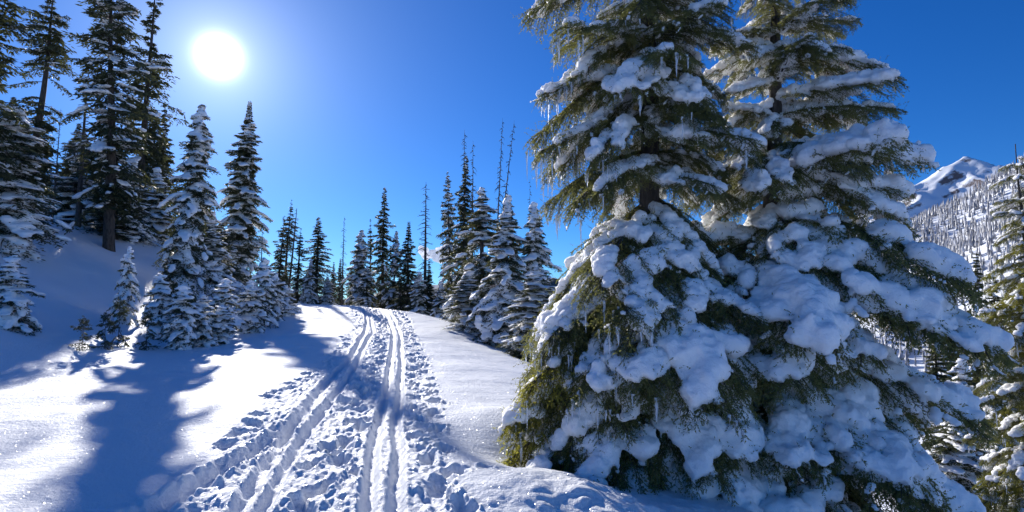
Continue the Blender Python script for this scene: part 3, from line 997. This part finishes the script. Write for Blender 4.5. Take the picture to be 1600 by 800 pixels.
def bough(seed, p0, p1, Lb=1.6, W=0.50, snow=0.7, thick=1.0, mat=None, fringe=0.7, needles=9):
    rng = np.random.default_rng(seed)
    n = 40
    ts = np.linspace(0, 1, n)
    pit = R(p0) + R(p1 - p0) * ts ** 1.1 + R(14) * ts ** 4
    ds = Lb / (n - 1)
    A = np.zeros((n, 3))
    A[1:, 0] = np.cumsum(np.cos(pit[:-1]) * ds); A[1:, 2] = np.cumsum(np.sin(pit[:-1]) * ds)
    A[:, 1] = 0.05 * Lb * np.sin(ts * rng.uniform(2, 5) + rng.uniform(0, 6)) * ts
    T = unit(np.gradient(A, axis=0))
    stems = [tube(A[::3], 0.020 * (1 - ts[::3]) ** .8 + 0.004, 6)]
    P, D, LN, TT = [], [], [], []
    tips = []
    Z = np.array([0, 0, 1.0])
    K = int(Lb / 0.062)
    wid = lambda t: W * (np.sin(math.pi * np.clip(0.10 + 0.84 * t ** 0.85, 0, 1)) * 0.95) + 0.07
    sagk = rng.uniform(.35, .6)
    for k, t_ in enumerate(np.linspace(0.10, 1.0, K)):
        i = min(int(t_ * (n - 1)), n - 2)
        for s in (-1, 1):
            lb = wid(t_) * rng.uniform(.72, 1.2)
            a = R(62 - 30 * t_) + rng.normal(0, .12)
            S = unit(np.cross(Z, T[i])) * s
            d0 = unit(T[i] * math.cos(a) + S * math.sin(a) + Z * rng.normal(0.0, .12))
            m_ = max(3, int(lb / 0.034))
            ss = (np.arange(m_) + .7) / m_
            sag = sagk * rng.uniform(.7, 1.3)
            B = A[i] + d0 * (lb * ss)[:, None] - Z * (sag * lb * ss ** 1.8)[:, None]
            tips.append(B[-1])
            bt = unit(d0 - Z * (2 * sag * ss)[:, None])
            stems.append(tube(np.concatenate([A[i][None], B[[m_ // 2]], B[[-1]]]), np.array([.006, .004, .002]), 4))
            cr = unit(np.cross(bt, Z))
            shade = rng.uniform(0, .45)
            for sg in (-1, 1):
                dd = unit(bt * 0.72 + cr * sg * rng.uniform(.45, .75, (m_, 1)) - Z * rng.uniform(.0, .25, (m_, 1)) + rng.normal(0, .10, (m_, 3)))
                P.append(B); D.append(dd); LN.append((0.115 - 0.04 * ss) * rng.uniform(.6, 1.3, m_)); TT.append(shade + 0.30 * ss + rng.uniform(0, .25, m_))
            hang = rng.random(m_) < fringe * 0.6
            if hang.any():
                h = hang.sum()
                dd = unit(-Z + bt[hang] * .55 + rng.normal(0, .22, (h, 3)))
                P.append(B[hang]); D.append(dd); LN.append(rng.uniform(.05, .15, h)); TT.append(shade + rng.uniform(0, .5, h))
            upw = rng.random(m_) < 0.22
            if upw.any():
                h = upw.sum()
                dd = unit(Z * .55 + bt[upw] * .8 + rng.normal(0, .3, (h, 3)))
                P.append(B[upw]); D.append(dd); LN.append(rng.uniform(.09, .20, h)); TT.append(shade + rng.uniform(.1, .5, h))
    P, D, LN, TT = map(np.concatenate, (P, D, LN, TT))
    # bottle-brush needles round every twig
    nt_ = len(P)
    f = (np.arange(needles) + .5) / needles
    q = P[:, None] + D[:, None] * (LN[:, None] * f[None])[..., None]
    rd = rng.normal(size=(nt_, needles, 3))
    nd = unit(D[:, None] * 0.75 + unit(rd - (rd * D[:, None]).sum(-1, keepdims=True) * D[:, None]) * 0.75)
    sd = unit(np.cross(nd, rng.normal(size=nd.shape)))
    ln = rng.uniform(.016, .027, (nt_, needles, 1)); wd = 0.0056
    tri = np.stack([q + sd * wd, q - sd * wd, q + nd * ln], 2).reshape(-1, 3)
    F = np.arange(len(tri)).reshape(-1, 3)
    tint = np.clip(np.repeat(TT, needles * 3) + 0.0, 0, 1)
    fol = mesh_np('foliage', tri, F, mat or M_NEEDLE, False, tint)
    stem = mesh_np('bough', *join(stems), M_BARK, True)
    # snow pillow
    C, RA, FR = [], [], []
    t_ = 0.10
    while t_ < 1.02:
        tt = min(t_, 1.0); i = min(int(tt * (n - 1)), n - 2)
        w_ = float(wid(tt))
        S = unit(np.cross(Z, T[i])); Nn = np.cross(T[i], S)
        for lat in np.linspace(-1, 1, 7) * (0.48 if thick < 1.35 else 0.66):
            latj = lat + rng.normal(0, .09)
            g = 0.5 + 0.5 * fbm(np.array([tt * 5.0 + seed]), np.array([latj * 2.2 + seed * 3.1]), seed=seed, octaves=2)[0] * 1.3
            if g > snow + 0.12 * (1 - abs(lat)):
                continue
            r = rng.uniform(.060, .105) * (0.75 + .35 * w_ / W) * thick ** .5
            rz = rng.uniform(.035, .075) * thick * (1.15 - 0.5 * abs(lat))
            cen = A[i] + S * latj * w_ * .82 + T[i] * abs(latj) * w_ * .45 - Z * (sagk * w_ * abs(latj) ** 1.8) * .85 + Z * (rz * .45 + .005)
            C.append(cen); RA.append((r * 1.15, r, rz)); FR.append((T[i], S, Nn))
        t_ += 0.06
    # small clots of snow caught on the twigs
    for _ in range(int(60 * (0.4 + snow))):
        j = rng.integers(0, nt_)
        r = rng.uniform(.014, .030)
        S_ = unit(np.cross(D[j], Z)); C.append(P[j] + D[j] * LN[j] * .4 + Z * r * .3); RA.append((r * 2.4, r, r * .55)); FR.append((D[j], S_, np.cross(D[j], S_)))
    bv, bf = blobs(np.array(C), np.array(RA), np.array(FR), ICO2)
    sn = split_mesh(roughen(remesh('snow_load', bv, bf, 0.0195, M_LOAD, 4, 0.036, 6.5, seed), seed), 620)
    tips = np.array(tips)
    return dict(L=Lb, stem=stem, fol=fol, snow=sn, tips=tips)


BOUGH = {
    'up': [bough(1, 8, -24, snow=.05), bough(2, 2, -30, snow=.30, thick=1.5), bough(21, 5, -34, snow=.12)],
    'mid': [bough(3, -4, -48, snow=.06), bough(4, -10, -52, snow=.40, thick=1.5), bough(5, 0, -40, snow=.04), bough(22, -6, -56, snow=.16)],
    'low': [bough(6, -24, -66, snow=.34, thick=1.2, W=.55), bough(7, -30, -62, snow=.22, thick=1.1, W=.52), bough(8, -20, -60, snow=.46, thick=1.4, W=.55)],
    'bare': [bough(9, -8, -50, snow=.24, mat=M_NEEDLE_SUNLIT), bough(10, -16, -40, snow=.20, mat=M_NEEDLE_SUNLIT)],
    'heavy': [bough(11, 2, -50, snow=.60, thick=1.6, W=.48), bough(12, -8, -58, snow=.52, thick=1.5, W=.52), bough(13, -18, -66, snow=.66, thick=1.4, W=.56)],
    'heavyup': [bough(14, 18, -36, snow=.60, thick=1.8, W=.42), bough(15, 10, -46, snow=.68, thick=1.9, W=.45)],
}


def icicle_mesh(seed, l, r):
    rng = np.random.default_rng(seed)
    t = np.linspace(0, 1, 7)
    P = np.stack([rng.normal(0, .002, 7), rng.normal(0, .002, 7), -l * t], -1)
    rad = r * (1 - t) ** .7 * (1 + .18 * np.sin(t * 17 + seed)) + .0012
    return mesh_np('icicle', *tube(P, rad, 6), M_ICE, True)


ICE = [icicle_mesh(1, .17, .012), icicle_mesh(2, .26, .014), icicle_mesh(3, .36, .016), icicle_mesh(4, .12, .010)]


def put_bough(root, kind, idx, z, az, scale, tilt, axis_xy, rng, ice=0):
    b = BOUGH[kind][idx % len(BOUGH[kind])]
    mir = rng.choice((-1, 1))
    st = link('bough', b['stem'], root, loc=(axis_xy[0], axis_xy[1], z), rot=(0, tilt, az), scale=(scale, scale * mir, scale))
    link('foliage', b['fol'], st)
    for me in b['snow'][0]:
        link('snow_load', me, st)
    if b['snow'][1]:
        link('snow_dusting', b['snow'][1], st, kind='stuff')
    if ice:
        tips = b['tips']
        low = np.argsort(tips[:, 2] - tips[:, 0] * 0.5)[: max(int(ice * 1.4), 4)]
        pick = rng.sample(list(low), min(ice, len(low)))
        for j in pick:
            p = tips[j]
            link('icicle', rng.choice(ICE), st, loc=(p[0], p[1], p[2] + .01), rot=(0, -tilt, 0), scale=(rng.uniform(.6, 1.25),) * 2 + (rng.uniform(.25, 1.1),))
    return st


def near_tree(name, label, base, H, tr, lean, tiers, seed, cat='tree', group=None, asym=0.0, asym_from=0.0):
    rng = random.Random(seed)
    root = link(name, None, loc=base, label=label, category=cat)
    if group:
        root['group'] = group
    zz = np.linspace(-0.5, H, 24)
    ax = lambda z: (lean[0] * z / H, lean[1] * z / H)
    P = np.array([[*ax(z), z] for z in zz])
    P[:, 0] += 0.02 * np.sin(zz * 1.7)
    link('trunk', mesh_np('trunk', *tube(P, np.maximum(tr * (1 - np.maximum(zz, 0) / H) ** .85, .01) * np.where(zz < .4, 1.2, 1), 12), M_BARK, True), root)
    k = 0
    for (z, Lb, nb, kinds, ice) in tiers:
        a0 = rng.uniform(0, 6.28)
        for i in range(nb):
            az = a0 + i / nb * 2 * math.pi + rng.gauss(0, .18)
            kind = rng.choice(kinds)
            if rng.random() < 0.08:
                continue
            zz_ = z + rng.uniform(-.2, .2)
            sc_ = Lb / 1.6 * rng.uniform(.72, 1.16)
            if z > asym_from:
                sc_ *= 1 + asym * math.cos(az)
            # icicles grow on the side towards the open trail
            west = (-math.cos(az) + 1) / 2
            ni = int(round(ice * 1.8 * west ** 2 * rng.uniform(.3, 1.4))) if ice else 0
            put_bough(root, kind, rng.randrange(9), zz_, az, sc_, rng.gauss(0, .12), ax(zz_), rng, ni)
            k += 1
    return root


# the big fir beside the trail
TX, TY = 1.70, 7.1
bz = float(ground_z(TX, TY)) - 0.15
BIG = near_tree('fir_tree', 'big snow-laden fir beside the trail, icicles hanging from its branch tips', (TX, TY, bz), 11.0, 0.17, (0.10, 0.0), [
    (0.20, 1.50, 7, ('low', 'low', 'bare'), 0),
    (0.55, 1.60, 7, ('low', 'low', 'bare'), 2),
    (0.95, 1.75, 8, ('low', 'low', 'low', 'bare'), 3),
    (1.35, 1.85, 8, ('low', 'low', 'mid', 'heavy'), 4),
    (1.75, 1.90, 8, ('low', 'mid', 'heavy'), 6),
    (2.15, 1.95, 8, ('low', 'mid', 'low'), 7),
    (2.55, 1.90, 8, ('low', 'heavy', 'low'), 7),
    (2.95, 1.85, 8, ('low', 'low', 'heavy'), 6),
    (3.25, 1.60, 7, ('low', 'low', 'heavy'), 3),
    (3.62, 1.15, 6, ('mid', 'up'), 4),
    (3.95, 1.42, 8, ('mid', 'mid', 'up'), 10),
    (4.30, 1.45, 8, ('mid', 'mid', 'up'), 10),
    (4.70, 1.38, 8, ('mid', 'up', 'heavy'), 8),
    (5.10, 1.36, 8, ('mid', 'up', 'up'), 8),
    (5.50, 1.32, 8, ('mid', 'up', 'heavy'), 8),
    (5.95, 1.30, 7, ('up', 'mid'), 5),
    (6.45, 1.50, 7, ('up', 'mid'), 0),
    (7.0, 1.40, 6, ('up', 'mid'), 0),
    (7.6, 1.25, 6, ('up',), 0),
    (8.2, 1.05, 6, ('up',), 0),
    (8.9, 0.85, 5, ('up',), 0),
    (9.6, 0.60, 5, ('up',), 0),
    (10.3, 0.40, 5, ('up',), 0),
], 5, group='near firs right of the trail', asym=-.13, asym_from=0.0).name

# nearly snow-free boughs low on the trail side, needles coloured as if sunlit
big = bpy.data.objects[BIG]
rb = random.Random(77)
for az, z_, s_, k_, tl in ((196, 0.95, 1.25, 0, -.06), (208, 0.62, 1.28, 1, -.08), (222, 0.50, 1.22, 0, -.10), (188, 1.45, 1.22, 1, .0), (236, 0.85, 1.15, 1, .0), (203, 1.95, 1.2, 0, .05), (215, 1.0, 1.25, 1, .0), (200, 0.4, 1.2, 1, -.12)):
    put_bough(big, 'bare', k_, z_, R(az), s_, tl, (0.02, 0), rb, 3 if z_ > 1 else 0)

for az, z_, s_, k_, tl in ((246, 0.75, 1.2, 0, .0), (264, 0.62, 1.25, 2, .0), (282, 0.70, 1.25, 0, .0), (300, 0.9, 1.2, 2, .05), (256, 0.35, 1.1, 1, -.1)):
    put_bough(big, 'low', k_, z_, R(az), s_, tl, (0.02, 0), rb, 0)
for az, z_, s_, k_, tl in ((198, 1.25, 1.25, 2, .0), (214, 1.05, 1.2, 0, -.04), (230, 1.3, 1.25, 2, .0), (243, 1.0, 1.25, 0, .0), (190, 1.9, 1.25, 2, .0), (222, 1.75, 1.25, 0, .0)):
    put_bough(big, 'low', k_, z_, R(az), s_, tl, (0.02, 0), rb, 3)

# its neighbour, buried in thick pillows
T2X, T2Y = 3.15, 7.5
bz2 = float(ground_z(T2X, T2Y)) - 0.15
PILLOW = near_tree('fir_tree', 'fir buried under thick snow pillows, right behind the big icicle tree', (T2X, T2Y, bz2), 9.5, 0.16, (0.75, 0.1), [
    (0.15, 1.8, 8, ('low', 'heavy'), 0),
    (0.5, 1.9, 8, ('heavy', 'low'), 0),
    (0.9, 2.05, 8, ('heavy', 'low'), 0),
    (1.35, 2.15, 8, ('heavy', 'heavy', 'low'), 0),
    (1.8, 2.15, 8, ('heavy', 'heavy', 'low'), 0),
    (2.25, 2.1, 8, ('heavy',), 0),
    (2.7, 2.0, 7, ('heavy', 'heavyup'), 0),
    (3.2, 1.85, 7, ('heavy', 'heavyup'), 0),
    (3.7, 1.55, 7, ('heavy', 'heavyup', 'mid'), 0),
    (4.2, 1.35, 9, ('heavyup', 'mid', 'up'), 0),
    (4.7, 1.2, 9, ('heavyup', 'mid', 'up'), 0),
    (5.2, 1.1, 9, ('heavyup', 'mid', 'up'), 0),
    (5.7, 1.05, 8, ('heavyup', 'up', 'mid'), 0),
    (6.2, 0.95, 8, ('heavyup', 'up'), 0),
    (6.8, 0.85, 6, ('up', 'mid'), 0),
    (7.4, 0.7, 5, ('up', 'mid'), 0),
    (8.1, 0.5, 5, ('up',), 0),
    (8.8, 0.35, 5, ('up',), 0),
], 8, group='near firs right of the trail', asym=.22, asym_from=3.0).name

# bulging boughs reaching out towards the valley and the camera
nb2 = bpy.data.objects[PILLOW]
for az, z_, s_, k_, tl in ((-42, 3.55, 1.40, 1, -.05), (-52, 2.75, 1.5, 0, .0), (-25, 4.25, 1.05, 2, -.1), (-60, 1.9, 1.45, 2, .0), (-38, 1.2, 1.5, 1, .0), (-15, 5.6, .85, 0, -.2)):
    put_bough(nb2, 'heavy', k_, z_, R(az), s_, tl, (0.75 * z_ / 9.5, 0.05), rb, 0)

# the icicle-hung fir on the valley slope, at the edge of the picture
tip = at(1587, 225, 13.5)
T3X, T3Y = float(tip[0]), 13.5
bz3 = float(ground_z(T3X, T3Y)) - 0.15
H3 = float(tip[2]) - bz3
tiers3 = []
z = H3 - 0.55
while z > 0.4:
    f = (H3 - z) / H3
    tiers3.append((z, 0.34 + 1.75 * f ** .85, 6 if f > .15 else 5, ('mid', 'up', 'bare') if f > .12 else ('up',), 4 if f > .25 else 0))
    z -= 0.34 + 0.12 * f
near_tree('fir_tree', 'slender fir with a bare leading shoot on the valley slope, cut by the right edge', (T3X, T3Y, bz3), H3, 0.16, (0, 0), tiers3, 13, group='near firs right of the trail')
